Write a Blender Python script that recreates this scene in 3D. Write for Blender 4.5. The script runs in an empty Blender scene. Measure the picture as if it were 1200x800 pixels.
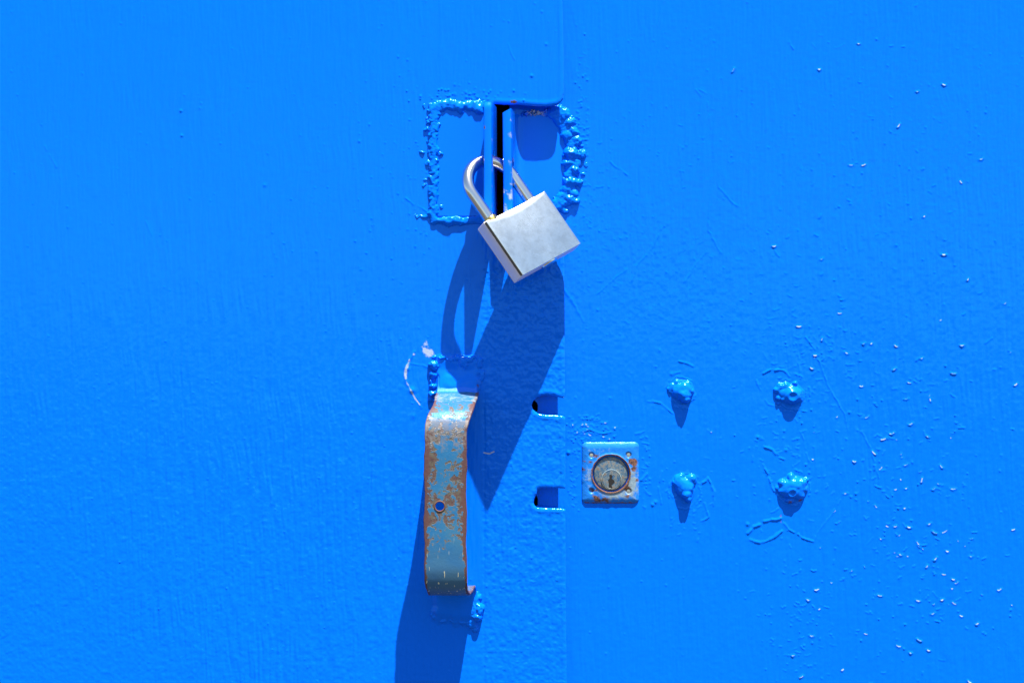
import bpy, bmesh, math, random
import numpy as np
from mathutils import Vector, Matrix

# ------------------------------------------------------------------ camera, world, sun
S = 0.000625            # one pixel of the 1200 px wide photo, in metres, on the plane of the left door sheet
CX, CY, D = 600.0, 400.0, 1664.0
K = 3.34                # steepness of the sun against the door
SX = 0.15
C = bpy.context.scene.collection
scn = bpy.context.scene

cam = bpy.data.cameras.new("camera"); camo = bpy.data.objects.new("camera", cam); C.objects.link(camo)
camo.location = ((CX-600)*S, -D*S, (400-CY)*S); camo.rotation_euler = (math.pi/2, 0, 0)
cam.sensor_width = 36; cam.lens = 36*D/1200; cam.shift_x = -(CX-600)/1200
cam.clip_start = 0.01; cam.clip_end = 500
scn.camera = camo

to_sun = Vector((SX*K, -1, K)).normalized()
elev = math.asin(to_sun.z); azim = math.atan2(to_sun.x, to_sun.y)
w = bpy.data.worlds.new("World"); scn.world = w; w.use_nodes = True
nt = w.node_tree; bg = nt.nodes["Background"]
sky = nt.nodes.new("ShaderNodeTexSky"); sky.sky_type = 'NISHITA'; sky.sun_disc = False
sky.sun_elevation = elev; sky.sun_rotation = azim
nt.links.new(sky.outputs[0], bg.inputs[0]); bg.inputs[1].default_value = 0.05
sl = bpy.data.lights.new("sun", 'SUN'); sl.energy = 3.6; sl.angle = math.radians(0.5); sl.color = (1, 0.96, 0.9)
so = bpy.data.objects.new("sun", sl); C.objects.link(so)
so.rotation_euler = to_sun.to_track_quat('Z', 'Y').to_euler(); so.location = (0, -1, 3)
scn.view_settings.view_transform = 'Standard'; scn.view_settings.look = 'None'
scn.view_settings.exposure = 1.96; scn.view_settings.gamma = 1

# ------------------------------------------------------------------ helpers
def real(x, y, e):
    """photo pixel (x, y) at height e (px) above the left sheet -> photo-plane pixel units"""
    f = (D-e)/D
    return CX+(x-CX)*f, CY+(y-CY)*f
def W3(x, y, e):        # plane pixels -> world
    return ((x-600)*S, -e*S, (400-y)*S)
def at(x, y, e):
    rx, ry = real(x, y, e); return W3(rx, ry, e)

def lat(x, y, s, sy, seed):
    """smooth value noise, cells s by sy pixels, range about -1..1"""
    r = np.random.RandomState(seed).uniform(-1, 1, (257, 257)).astype(np.float32)
    u = x/s+1000.37; v = y/sy+1000.61
    i = np.floor(u).astype(np.int64); j = np.floor(v).astype(np.int64)
    fu = (u-i).astype(np.float32); fv = (v-j).astype(np.float32)
    fu = fu*fu*fu*(fu*(fu*6-15)+10); fv = fv*fv*fv*(fv*(fv*6-15)+10)
    i0 = i % 257; i1 = (i+1) % 257; j0 = j % 257; j1 = (j+1) % 257
    return (r[i0, j0]*(1-fu)+r[i1, j0]*fu)*(1-fv)+(r[i0, j1]*(1-fu)+r[i1, j1]*fu)*fv
def fbm(x, y, s, seed, n=3, sy=None):
    sy = sy or s; o = 0; a = 1; t = 0
    for k in range(n):
        ca, sa = math.cos(.5*k), math.sin(.5*k)
        o = o+a*lat(x*ca-y*sa if sy == s else x, x*sa+y*ca if sy == s else y, s/2**k, sy/2**k, seed+k*17); t += a; a *= .5
    return o/t
def sstep(a, b, x):
    t = np.clip((x-a)/(b-a), 0, 1); return t*t*(3-2*t)
def gauss(x, y, cx, cy, sx, sy=None):
    sy = sy or sx; return np.exp(-((x-cx)/sx)**2-((y-cy)/sy)**2)

def local_add(h, xs, ys, cx, cy, r, fn, mode='add'):
    """apply fn(X, Y) to the part of the grid within r of (cx, cy)"""
    i0, i1 = np.searchsorted(xs, [cx-r, cx+r]); j0, j1 = np.searchsorted(ys, [cy-r, cy+r])
    if i1 <= i0 or j1 <= j0: return
    X, Y = np.meshgrid(xs[i0:i1], ys[j0:j1], indexing='ij')
    v = fn(X, Y)
    if mode == 'add': h[i0:i1, j0:j1] += v
    else: h[i0:i1, j0:j1] = np.maximum(h[i0:i1, j0:j1], v)

def seg_dist(X, Y, pts):
    d = np.full(X.shape, 1e9); 
    for (ax, ay), (bx, by) in zip(pts[:-1], pts[1:]):
        vx, vy = bx-ax, by-ay; L = vx*vx+vy*vy+1e-9
        t = np.clip(((X-ax)*vx+(Y-ay)*vy)/L, 0, 1)
        d = np.minimum(d, np.hypot(X-ax-t*vx, Y-ay-t*vy))
    return d
def inside(X, Y, poly):
    c = np.zeros(X.shape, bool); n = len(poly)
    for k in range(n):
        ax, ay = poly[k]; bx, by = poly[(k+1) % n]
        if ay == by: continue
        m = ((ay > Y) != (by > Y)) & (X < (bx-ax)*(Y-ay)/(by-ay)+ax)
        c ^= m
    return c
def ridge(h, xs, ys, pts, width, height, seed=0, wob=1.5):
    """a raised hair line of paint along a wobbling polyline"""
    rr = random.Random(seed); P = []
    for (ax, ay), (bx, by) in zip(pts[:-1], pts[1:]):
        n = max(2, int(math.hypot(bx-ax, by-ay)/5))
        for k in range(n):
            t = k/n; P.append((ax+(bx-ax)*t+rr.uniform(-wob, wob)*.5, ay+(by-ay)*t+rr.uniform(-wob, wob)*.5))
    P.append(pts[-1])
    for a, b in zip(P[:-1], P[1:]):
        if rr.random() < .12: continue
        hh = height*rr.uniform(.4, 1.2); ww = width*rr.uniform(.7, 1.3)
        cx, cy = (a[0]+b[0])/2, (a[1]+b[1])/2; r = math.hypot(b[0]-a[0], b[1]-a[1])/2+width*3
        local_add(h, xs, ys, cx, cy, r, lambda X, Y: hh*np.exp(-(seg_dist(X, Y, [a, b])/ww)**2), 'max')

def mesh_obj(name, verts, faces, mat, parent=None, smooth=True, attrs=None):
    me = bpy.data.meshes.new(name)
    verts = np.asarray(verts, np.float32); 
    if isinstance(faces, np.ndarray):
        nf, k = faces.shape
        me.vertices.add(len(verts)); me.vertices.foreach_set('co', verts.ravel())
        me.loops.add(nf*k); me.loops.foreach_set('vertex_index', faces.astype(np.int32).ravel())
        me.polygons.add(nf); me.polygons.foreach_set('loop_start', np.arange(0, nf*k, k, dtype=np.int32))
        me.polygons.foreach_set('loop_total', np.full(nf, k, dtype=np.int32))
        me.update(calc_edges=True); me.validate()
    else:
        me.from_pydata([tuple(v) for v in verts], [], [tuple(f) for f in faces]); me.update()
    if smooth: me.polygons.foreach_set('use_smooth', np.ones(len(me.polygons), bool))
    for an, av in (attrs or {}).items():
        a = me.attributes.new(an, 'FLOAT', 'POINT'); a.data.foreach_set('value', np.asarray(av, np.float32))
    me.materials.append(mat)
    o = bpy.data.objects.new(name, me); C.objects.link(o)
    if parent: o.parent = parent
    return o
def bm_obj(name, bm, mat, parent=None, smooth=True):
    me = bpy.data.meshes.new(name); bm.normal_update(); bm.to_mesh(me); bm.free()
    me.polygons.foreach_set('use_smooth', np.full(len(me.polygons), smooth))
    me.materials.append(mat)
    o = bpy.data.objects.new(name, me); C.objects.link(o)
    if parent: o.parent = parent
    return o
def thing(name, label, cat, loc, group=None):
    o = bpy.data.objects.new(name, None); C.objects.link(o); o.location = loc
    o['label'] = label; o['category'] = cat; o.empty_display_size = .02
    if group: o['group'] = group
    return o
def keep(o, parent):
    """parent without moving (parents carry a location only)"""
    o.parent = parent; l = Vector((0, 0, 0)); p = parent
    while p: l += p.location; p = p.parent
    o.location = -l
    return o

def grid_mesh(name, xs, ys, base, h, mat, parent, keepface=None, X=None, Y=None, skirt=0, attrs=None):
    """height field over photo pixels; h is the relief in px above plane `base`"""
    if X is None: X, Y = np.meshgrid(xs, ys, indexing='ij')
    rx, ry = real(X, Y, base)
    V = np.stack([(rx-600)*S, -(base+h)*S, (400-ry)*S], -1).reshape(-1, 3)
    n, m = X.shape
    idx = np.arange(n*m).reshape(n, m)
    F = np.stack([idx[:-1, :-1], idx[:-1, 1:], idx[1:, 1:], idx[1:, :-1]], -1).reshape(-1, 4)
    if keepface is not None: F = F[keepface.ravel()]
    at_ = {k: v.ravel() for k, v in (attrs or {}).items()}
    if skirt:
        E = np.concatenate([F[:, [0, 1]], F[:, [1, 2]], F[:, [2, 3]], F[:, [3, 0]]])
        key = np.sort(E, 1); kk = key[:, 0].astype(np.int64)*(n*m)+key[:, 1]
        u, inv, cnt = np.unique(kk, return_inverse=True, return_counts=True)
        B = E[cnt[inv] == 1]
        bv = np.unique(B); mp = np.full(n*m, -1, np.int64)
        top = V[bv].copy(); bot = V[bv].copy(); bot[:, 1] = -(base-skirt)*S
        n0 = len(V); mp[bv] = np.arange(len(bv))
        V = np.concatenate([V, top, bot])
        a = mp[B[:, 0]]; b = mp[B[:, 1]]; nb = len(bv)
        F = np.concatenate([F, np.stack([n0+b, n0+a, n0+nb+a, n0+nb+b], -1)])
        for k in at_: at_[k] = np.concatenate([at_[k], at_[k][bv], at_[k][bv]])
    used = np.zeros(len(V), bool); used[F.ravel()] = True
    re = np.cumsum(used)-1; V = V[used]; F = re[F]
    for k in at_: at_[k] = at_[k][used]
    o = mesh_obj(name, V, F, mat, attrs=at_)
    if parent: keep(o, parent)
    return o

# ------------------------------------------------------------------ materials
def newmat(name):
    m = bpy.data.materials.new(name); m.use_nodes = True
    n = m.node_tree; p = n.nodes["Principled BSDF"]
    return m, n, p
def N(n, t, **kw):
    q = n.nodes.new(t)
    for k, v in kw.items(): setattr(q, k, v)
    return q
def noise(n, scale, detail=4, rough=.5, vec=None, dist=0):
    q = N(n, "ShaderNodeTexNoise"); q.inputs['Scale'].default_value = scale; q.inputs['Detail'].default_value = detail
    q.inputs['Roughness'].default_value = rough; q.inputs['Distortion'].default_value = dist
    if vec: n.links.new(vec, q.inputs['Vector'])
    return q.outputs['Fac']
def ramp(n, fac, stops):
    q = N(n, "ShaderNodeValToRGB"); n.links.new(fac, q.inputs[0])
    while len(q.color_ramp.elements) < len(stops): q.color_ramp.elements.new(.5)
    for e, (p, c) in zip(q.color_ramp.elements, stops):
        e.position = p; e.color = (*c, 1) if isinstance(c, tuple) else (c, c, c, 1)
    return q.outputs[0]
def mix(n, fac, a, b):
    q = N(n, "ShaderNodeMix", data_type='RGBA')
    for s, v in ((0, fac), (6, a), (7, b)):
        if isinstance(v, bpy.types.NodeSocket): n.links.new(v, q.inputs[s])
        elif s == 0: q.inputs[0].default_value = v
        else: q.inputs[s].default_value = (*v, 1)
    return q.outputs[2]
def mth(n, op, a, b=0.0, clamp=False):
    q = N(n, "ShaderNodeMath", operation=op, use_clamp=clamp)
    for s, v in ((0, a), (1, b)):
        if isinstance(v, bpy.types.NodeSocket): n.links.new(v, q.inputs[s])
        else: q.inputs[s].default_value = v
    return q.outputs[0]
def attr(n, name):
    return N(n, "ShaderNodeAttribute", attribute_name=name).outputs['Fac']
def pos(n, scale=(1, 1, 1)):
    g = N(n, "ShaderNodeNewGeometry"); mp = N(n, "ShaderNodeMapping"); mp.inputs['Scale'].default_value = scale
    n.links.new(g.outputs['Position'], mp.inputs['Vector']); return mp.outputs[0]
def bump(n, p, h, dist, strength=1.0, prev=None):
    b = N(n, "ShaderNodeBump"); b.inputs['Distance'].default_value = dist; b.inputs['Strength'].default_value = strength
    n.links.new(h, b.inputs['Height'])
    if prev: n.links.new(prev, b.inputs['Normal'])
    if p: n.links.new(b.outputs[0], p.inputs['Normal'])
    return b.outputs[0]

BLUE = (0.0004, 0.134, 0.80)
def paint(name, rough=.11, bumpd=.00002, blue=BLUE, chips=False):
    m, n, p = newmat(name)
    v = pos(n)
    big = noise(n, 9, 3, vec=v)
    c = mix(n, big, tuple(x*.95 for x in blue), tuple(x*1.05 for x in blue))
    f = noise(n, 700, 3, .55, vec=v)
    c = mix(n, ramp(n, f, [(.3, 0.0), (.75, .16)]), c, (0.002, .16, .85))
    if chips:       # scraped paint and pale flecks, set by a point attribute
        a = attr(n, 'bare_pale'); nn = noise(n, 900, 4, .65, vec=v)
        k = mth(n, 'SUBTRACT', mth(n, 'ADD', a, mth(n, 'MULTIPLY', nn, .6)), .55)
        k = mth(n, 'MULTIPLY', k, 5.0, True)
        c = mix(n, mth(n, 'MULTIPLY', k, .9), c, mix(n, nn, (.20, .33, .50), (.52, .50, .47)))
        r_ = attr(n, 'rust')
        k2 = mth(n, 'MULTIPLY', mth(n, 'SUBTRACT', mth(n, 'ADD', r_, mth(n, 'MULTIPLY', nn, .6)), .62), 5.0, True)
        c = mix(n, k2, c, mix(n, nn, (.05, .022, .012), (.16, .075, .04)))
    n.links.new(c, p.inputs['Base Color']); p.inputs['Specular IOR Level'].default_value = .5; p.inputs['Specular Tint'].default_value = (.15, .6, 1, 1)
    n.links.new(ramp(n, noise(n, 60, 3, vec=v), [(.3, rough-.03), (.7, rough+.06)]), p.inputs['Roughness'])
    b1 = bump(n, None, f, bumpd*1.0)
    b2 = bump(n, p, noise(n, 2600, 2, .5, vec=v), bumpd*.35, prev=b1)
    return m
M_sheet = paint("blue_gloss_paint", chips=True)
M_bead = paint("blue_thick_paint", .16, .00003, chips=True)

# handle: worn blue paint over rusty steel
def worn_metal():
    m, n, p = newmat("worn_rusty_handle_paint")
    v = pos(n)
    u = attr(n, 'u'); s = attr(n, 's')             # u 0..1 to the edge, s 0..1 down the strap
    wear = attr(n, 'wear')
    n1 = noise(n, 210, 6, .66, vec=v, dist=.5); n2 = noise(n, 420, 4, .6, vec=v); n3 = noise(n, 60, 3, vec=v)
    # chip field: more near the long edges and in the upper half
    f = mth(n, 'ADD', mth(n, 'MULTIPLY', n1, .75), mth(n, 'MULTIPLY', n2, .35))
    f = mth(n, 'ADD', f, wear)
    chip = mth(n, 'MULTIPLY', mth(n, 'SUBTRACT', f, .70), 22.0, True)
    rim = mth(n, 'MULTIPLY', mth(n, 'SUBTRACT', f, .665), 16.0, True)
    pc = mix(n, ramp(n, n3, [(.35, 0.0), (.65, 1.0)]), (.014, .115, .27), (.034, .135, .24))
    pc = mix(n, ramp(n, s, [(.60, 0.0), (.9, .8)]), pc, (.075, .09, .095))
    rust = mix(n, ramp(n, n2, [(.35, 0.0), (.65, 1.0)]), (.055, .028, .022), (.12, .062, .046))
    dark = mix(n, ramp(n, noise(n, 300, 3, vec=v), [(.45, 0.0), (.6, 1.0)]), rust, (.10, .085, .055))
    rust = mix(n, ramp(n, u, [(.70, 0.0), (.82, 1.0)]), dark, mix(n, n2, (.06, .024, .019), (.125, .056, .043)))
    c = mix(n, rim, pc, (.15, .125, .08))
    c = mix(n, chip, c, rust)
    # pale polished worn metal where the hand rubs, at the top bend
    top = mth(n, 'MULTIPLY', mth(n, 'SUBTRACT', mth(n, 'ADD', ramp(n, s, [(.0, .0), (.25, .0), (.30, .38), (.36, .26), (.42, .0)]), noise(n, 220, 5, .7, vec=v)), .74), 7.0, True)
    c = mix(n, mth(n, 'MULTIPLY', top, .6), c, (.30, .28, .27))
    # small vertical scratches in the lower part
    vs = pos(n, (1, 1, .12))
    scr = mth(n, 'MULTIPLY', ramp(n, noise(n, 700, 2, vec=vs), [(.66, 0.0), (.69, 1.0)]), ramp(n, s, [(.6, 0.0), (.72, 1.0), (.93, .6), (1, 0.0)]))
    c = mix(n, scr, c, (.6, .55, .32))
    fr = attr(n, 'fresh'); pale = attr(n, 'pale')
    kp = mth(n, 'MULTIPLY', mth(n, 'SUBTRACT', mth(n, 'ADD', pale, mth(n, 'MULTIPLY', n1, .8)), .78), 6.0, True)
    c = mix(n, mth(n, 'MULTIPLY', kp, .85), c, (.19, .25, .28))
    c = mix(n, mth(n, 'MULTIPLY', mth(n, 'SUBTRACT', mth(n, 'ADD', fr, mth(n, 'MULTIPLY', n1, .5)), .75), 8.0, True), c, BLUE)
    n.links.new(c, p.inputs['Base Color'])
    n.links.new(mth(n, 'MULTIPLY', top, .6), p.inputs['Metallic']); p.inputs['Specular Tint'].default_value = (.35, .7, 1, 1)
    n.links.new(ramp(n, chip, [(0, .34), (1, .6)]), p.inputs['Roughness'])
    b1 = bump(n, None, mth(n, 'SUBTRACT', 1.0, chip), .00012)
    bump(n, p, n2, .00012, prev=b1)
    return m
M_handle = worn_metal()

def steel(name, col, rough, metallic=1.0, bd=.00001, sc=300, speck=True, scr=False):
    m, n, p = newmat(name); v = pos(n)
    f = noise(n, sc, 4, .6, vec=v); g = noise(n, 38, 5, .6, vec=v)
    c = mix(n, g, tuple(x*.9 for x in col), tuple(min(1, x*1.05) for x in col))
    if speck:
        sp = ramp(n, noise(n, 1500, 2, vec=v), [(.68, 0.0), (.72, .7)])
        c = mix(n, sp, c, tuple(min(1, x*1.25) for x in col))
    if scr:
        w1 = noise(n, 150, 5, .7, vec=v)
        c = mix(n, ramp(n, w1, [(.40, 0.0), (.62, .55)]), c, tuple(x*.62 for x in col))
        for rot in (.7, -.9, .2):
            mp = N(n, "ShaderNodeMapping"); mp.inputs['Rotation'].default_value = (0, rot, 0); mp.inputs['Scale'].default_value = (1, 1, .04)
            n.links.new(v, mp.inputs['Vector'])
            c = mix(n, ramp(n, noise(n, 1600, 2, vec=mp.outputs[0]), [(.66, 0.0), (.72, .5)]), c, (.92, .95, .95))
    n.links.new(c, p.inputs['Base Color']); p.inputs['Metallic'].default_value = metallic
    n.links.new(ramp(n, g, [(.3, rough*.9), (.7, rough*1.15)]), p.inputs['Roughness'])
    bump(n, p, f, bd)
    return m
M_face = steel("satin_steel", (.82, .88, .82), .25, scr=True)
M_side = steel("matt_grey_metal", (.86, .76, .70), .45, .3, .00004, 900)
M_shackle = steel("polished_steel", (.66, .68, .66), .17, 1, .000004)
M_brass = steel("brass", (.75, .52, .16), .25, 1)
M_dark, n_, p_ = newmat("recess_shade_black"); p_.inputs['Base Color'].default_value = (.004, .004, .004, 1); p_.inputs['Roughness'].default_value = .8  # black colour stands in for shade in keyhole, seam and sunk screw

def lockmat():
    m, n, p = newmat("worn_escutcheon_paint"); v = pos(n)
    r_ = attr(n, 'rust'); g_ = attr(n, 'grey')
    n1 = noise(n, 330, 5, .65, vec=v); n2 = noise(n, 900, 3, vec=v)
    c = mix(n, n1, (.004, .12, .52), (.014, .20, .62))
    kg = mth(n, 'MULTIPLY', mth(n, 'SUBTRACT', mth(n, 'ADD', g_, n1), .74), 4.0, True)
    c = mix(n, kg, c, mix(n, n2, (.12, .22, .30), (.27, .32, .33)))
    kr = mth(n, 'MULTIPLY', mth(n, 'SUBTRACT', mth(n, 'ADD', r_, n1), .76), 5.0, True)
    c = mix(n, kr, c, mix(n, ramp(n, n2, [(.35, 0.), (.65, 1.)]), (.06, .028, .016), (.19, .08, .04)))
    n.links.new(c, p.inputs['Base Color'])
    n.links.new(ramp(n, kr, [(0, .3), (1, .75)]), p.inputs['Roughness']); p.inputs['Specular Tint'].default_value = (.35, .7, 1, 1)
    bump(n, p, n1, .00025)
    return m
M_lock = lockmat()
def cylmat():
    m, n, p = newmat("tarnished_cylinder_metal"); v = pos(n)
    n1 = noise(n, 420, 5, .65, vec=v)
    c = ramp(n, n1, [(.35, (.02, .08, .19)), (.46, (.07, .13, .18)), (.56, (.17, .19, .19)), (.66, (.17, .11, .07))])
    n.links.new(c, p.inputs['Base Color']); p.inputs['Metallic'].default_value = .25
    p.inputs['Roughness'].default_value = .45
    bump(n, p, n1, .0002)
    return m
M_cyl = cylmat()
M_rust = steel("brown_rust", (.10, .045, .03), .75, 0, .0001, 800)

# ------------------------------------------------------------------ the setting
m, n, p = newmat("asphalt"); v = pos(n)
n.links.new(mix(n, noise(n, 40, 6, .7, vec=v), (.024, .023, .022), (.038, .036, .034)), p.inputs['Base Color']); p.inputs['Roughness'].default_value = .9
g = mesh_obj("ground", [(-60, -60, -1.0), (60, -60, -1.0), (60, 60, -1.0), (-60, 60, -1.0)], [(0, 1, 2, 3)], m); g['kind'] = 'structure'
m, n, p = newmat("interior_shade"); v = pos(n)
n.links.new(mix(n, noise(n, 6, 4, vec=v), (.03, .03, .03), (.05, .05, .05)), p.inputs['Base Color'])  # near-black colour stands in for the unlit room behind the gap
bx0, bx1, by0, by1, bz0, bz1 = -.93, .93, .03, 1.2, -.99, 1.09
V = [(bx0, by0, bz0), (bx1, by0, bz0), (bx1, by0, bz1), (bx0, by0, bz1), (bx0, by1, bz0), (bx1, by1, bz0), (bx1, by1, bz1), (bx0, by1, bz1)]
room = mesh_obj("dark_interior", V, [(4, 5, 6, 7), (0, 4, 7, 3), (1, 2, 6, 5), (0, 1, 5, 4), (3, 7, 6, 2)], m, smooth=False); room['kind'] = 'structure'

# ------------------------------------------------------------------ the two door leaves
STEP = 0.85
def coords(a, b, lo, hi, step=STEP, breaks=()):
    mid = np.arange(a, b+step*.5, step)
    out = []; x = a; s = step
    while x > lo: s *= 1.25; x -= s; out.append(max(x, lo))
    out2 = []; x = mid[-1]; s = step
    while x < hi: s *= 1.25; x += s; out2.append(min(x, hi))
    return np.array(out[::-1]+list(mid)+out2)

def texture(X, Y, seed, amp, brush, fade):
    """orange peel and brush marks in wet gloss paint"""
    t = amp*.26*fbm(X+2*lat(X, Y, 11, 11, seed+31), Y, 4.2, seed, 2)+amp*.15*fbm(X, Y, 9, seed+3, 2)
    xw = X+3*lat(X, Y, 60, 60, seed+9)+1.2*lat(X, Y, 20, 30, seed+19)
    t = t+brush*.38*lat(xw, Y, 3.0, 34, seed+5)*(.5+.5*lat(X, Y, 70, 50, seed+23))+brush*.17*lat(xw, Y, 2.2, 18, seed+15)
    t = t+brush*.20*lat(X, Y, 9, 120, seed+6)
    return t*fade

FLECKS = []
def specks(h, xs, ys, n, seed, region, r=(.7, 1.3), hh=(.3, .8), smile=0.0):
    rr = random.Random(seed)
    for k in range(n):
        x, y = region(rr); 
        if rr.random() < smile:
            L = min(5.5, rr.lognormvariate(.35, .5)); a = rr.gauss(-.1, .6); sag = rr.uniform(-.4, 1.2); q = rr.uniform(*hh)*.65
            if hh[1] > .85 and rr.random() < .22: FLECKS.append((x, y-.4, rr.uniform(.25, .60), L*rr.uniform(.3, 1), a))
            dx, dy = L*math.cos(a), L*math.sin(a)
            pts = [(x-dx, y-dy), (x, y+sag), (x+dx, y+dy)]
            ww = rr.uniform(.65, 1.0)
            local_add(h, xs, ys, x, y, L+5, lambda X, Y: q*np.exp(-(seg_dist(X, Y, pts)/ww)**2), 'max')
        else:
            q = rr.uniform(*hh); s = rr.uniform(*r)
            local_add(h, xs, ys, x, y, s*4, lambda X, Y: q*gauss(X, Y, x, y, s, s*rr.uniform(.8, 1.3)), 'max')

# --- left leaf
leaf_l = thing("door_leaf", "left blue metal door leaf with rusty strap handle and notched overlapping edge", "door", (-.4, 0, -.98), "pair of blue door leaves")
xs = coords(-30, 668, -900, 668.5); ys = coords(-30, 830, -1360, 1960)
X, Y = np.meshgrid(xs, ys, indexing='ij')
fade = sstep(-200, -20, X)*sstep(-200, -20, Y)*(1-sstep(820, 1000, Y))
low = sstep(330, 640, Y); strip = sstep(562, 570, X)*sstep(285, 330, Y)
amp = .20+.42*low*(1-.3*strip)+1.35*strip*(1-.5*low)
smoothband = sstep(540, 548, X)*(1-sstep(562, 568, X))*sstep(430, 460, Y)*(1-sstep(650, 720, Y))
amp = amp*(1-.8*smoothband)
brush = .5+1.1*gauss(X, Y, 300, 640, 170, 190)+.4*strip*gauss(X, Y, 615, 640, 80, 90)
h = texture(X, Y, 11, amp, brush, fade)
h2 = np.zeros_like(h)
specks(h2, xs, ys, 330, 1, lambda r: (r.uniform(0, 655), r.uniform(0, 800)), (.6, 1.0), (.15, .5))
specks(h2, xs, ys, 110, 2, lambda r: (r.gauss(470, 45), r.gauss(250, 110)), (.6, 1.1), (.2, .6))
specks(h2, xs, ys, 110, 3, lambda r: (r.uniform(512, 566), r.uniform(130, 250)), (.6, 1.3), (.2, .7))
specks(h2, xs, ys, 70, 4, lambda r: (r.gauss(540, 30), r.gauss(112, 5)), (.7, 1.4), (.3, .9))
specks(h2, xs, ys, 90, 5, lambda r: (r.uniform(565, 658), r.uniform(290, 780)), (.7, 1.1), (.2, .5), .5)
for pts, ww, hh in ([[(52, 172), (60, 186), (66, 196)], .9, .35], [[(170, 258), (178, 276)], .8, .25],
                    [[(486, 412), (480, 422), (476, 431), (475, 440), (477, 449), (482, 460)], 1.6, .6], [[(482, 456), (488, 466), (494, 478)], 1.1, .45],
                    [[(595, 52), (603, 70)], .8, .35], [[(475, 233), (500, 248)], .9, .4], [[(480, 425), (505, 430)], .8, .3],
                    [[(600, 345), (598, 372), (601, 400)], .9, .4], [[(574, 350), (570, 380)], .9, .35], [[(620, 350), (624, 380)], .9, .35]):
    ridge(h2, xs, ys, pts, ww, hh, int(pts[0][0]))
# vertical paint curls in the shaded, thickly painted strip
rr = random.Random(8)
for k in range(150):
    x = rr.uniform(566, 656); y = rr.uniform(300, 600); L = rr.uniform(4, 16)
    ridge(h2, xs, ys, [(x, y), (x+rr.uniform(-3, 3), y+L*.5), (x+rr.uniform(-4, 4), y+L)], .9, rr.uniform(.1, .32), k)
for (x, y, r_, q) in ((212, 130, 1.6, .8), (213, 159, 1.5, .8), (310, 217, 2, .5), (483, 457, 3.5, 1.6), (478, 432, 2.6, .8), (469, 454, 2.5, .3), (484, 487, 3, .4), (640, 52, 1.6, .6), (623, 89, 1.8, .9), (635, 14, 1.4, .5)):
    local_add(h2, xs, ys, x, y, r_*4, lambda X, Y: q*gauss(X, Y, x, y, r_), 'max')
h = h+h2
# recessed seam where the strip has been welded on
h = h-.35*np.exp(-((X-567.5)/1.6)**2)*sstep(430, 470, Y)*fade
bare_pale = np.zeros_like(h); rust = np.zeros_like(h)
local_add(bare_pale, xs, ys, 500, 410, 16, lambda X, Y: (.85*gauss(X, Y, 503, 413, 6, 4.5)+.55*gauss(X, Y, 499, 407, 6, 8))*(.75+.5*lat(X, Y, 3, 3, 6)), 'max')
local_add(bare_pale, xs, ys, 477, 440, 40, lambda X, Y: (.50+.35*lat(X, Y, 4, 4, 8))*np.exp(-(seg_dist(X, Y, [(485, 415), (480, 422), (476, 431), (475, 440), (477, 449), (481, 456), (486, 466), (492, 474)])/(2.1-1.4*np.abs(Y-434)/42).clip(.5))**2), 'max')
local_add(bare_pale, xs, ys, 572, 530, 12, lambda X, Y: .6*np.exp(-(seg_dist(X, Y, [(567, 530), (573, 531.5), (579, 529)])/1.0)**2), 'max')
local_add(rust, xs, ys, 604, 118, 14, lambda X, Y: .62*gauss(X, Y, 602, 119.5, 6, 3), 'max')
# outline of the leaf's free edge: top strip, cut-out for the hasp, two lock notches
edge = [(654, -1500), (659.3, 0), (660.6, 60), (660.8, 110), (660, 116), (657.5, 120), (653, 122.8), (640, 124.6), (622, 123.8), (606, 122.2), (590, 122.4), (580, 121.5),
        (577.5, 124), (577.5, 284), (581, 287), (650, 289), (658, 291), (661.2, 296), (661.8, 380), (662.3, 460), (662.2, 464.5), (659.5, 466.6), (656.5, 465.6), (650, 463.8), (642, 462.6), (634.5, 463),
        (628.5, 465.8), (624.6, 470), (623, 474.5), (624.3, 479), (627.5, 482.4), (631, 484.6), (638, 485.8), (650, 486.4), (660, 487.2), (662.6, 489), (662.7, 530), (662.8, 572.2), (650, 571.8), (634, 571.2),
        (630, 573), (628.5, 579), (626, 585), (625.2, 589), (626.6, 592.4), (630, 594.6), (640, 595.2), (658, 595.6), (662.8, 596.8), (663.4, 700), (664.3, 800), (670, 2000)]
poly = edge+[(-2000, 2000), (-2000, -1500)]
i0 = np.searchsorted(xs, 560)
Xs, Ys = X[i0:].copy(), Y[i0:].copy()
jag = .35*lat(Xs, Ys, 3, 3, 77)
d = seg_dist(Xs, Ys, edge); ins = inside(Xs, Ys, poly)
sd = np.where(ins, -d, d)
full = np.full(X.shape, -99.0); full[i0:] = sd
# snap vertices close to the outline onto it
gx = np.gradient(full, axis=0)/np.maximum(np.gradient(X, axis=0), 1e-6); gy = np.gradient(full, axis=1)/np.maximum(np.gradient(Y, axis=1), 1e-6)
gl = np.hypot(gx, gy)+1e-9; snap = (np.abs(full) < .62*STEP)
X2 = np.where(snap, X-full*gx/gl, X); Y2 = np.where(snap, Y-full*gy/gl, Y)
full2 = np.where(snap, 0, full)
cen = (full2[:-1, :-1]+full2[1:, :-1]+full2[:-1, 1:]+full2[1:, 1:])/4
kf = cen < -1e-3
# rounded, paint-thickened edge
rr_ = 1.7; dd = np.clip(-full2, 0, rr_)
h = h-(rr_-np.sqrt(np.maximum(rr_**2-(rr_-dd)**2, 0)))*.8
h = h+.45*np.exp(-((-full2-4)/2.2)**2)*(full2 < 0)*fade
sheet_l = grid_mesh("sheet_panel", xs, ys, 0, h, M_sheet, leaf_l, kf, X2, Y2, skirt=5, attrs={'bare_pale': bare_pale, 'rust': rust})

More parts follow.
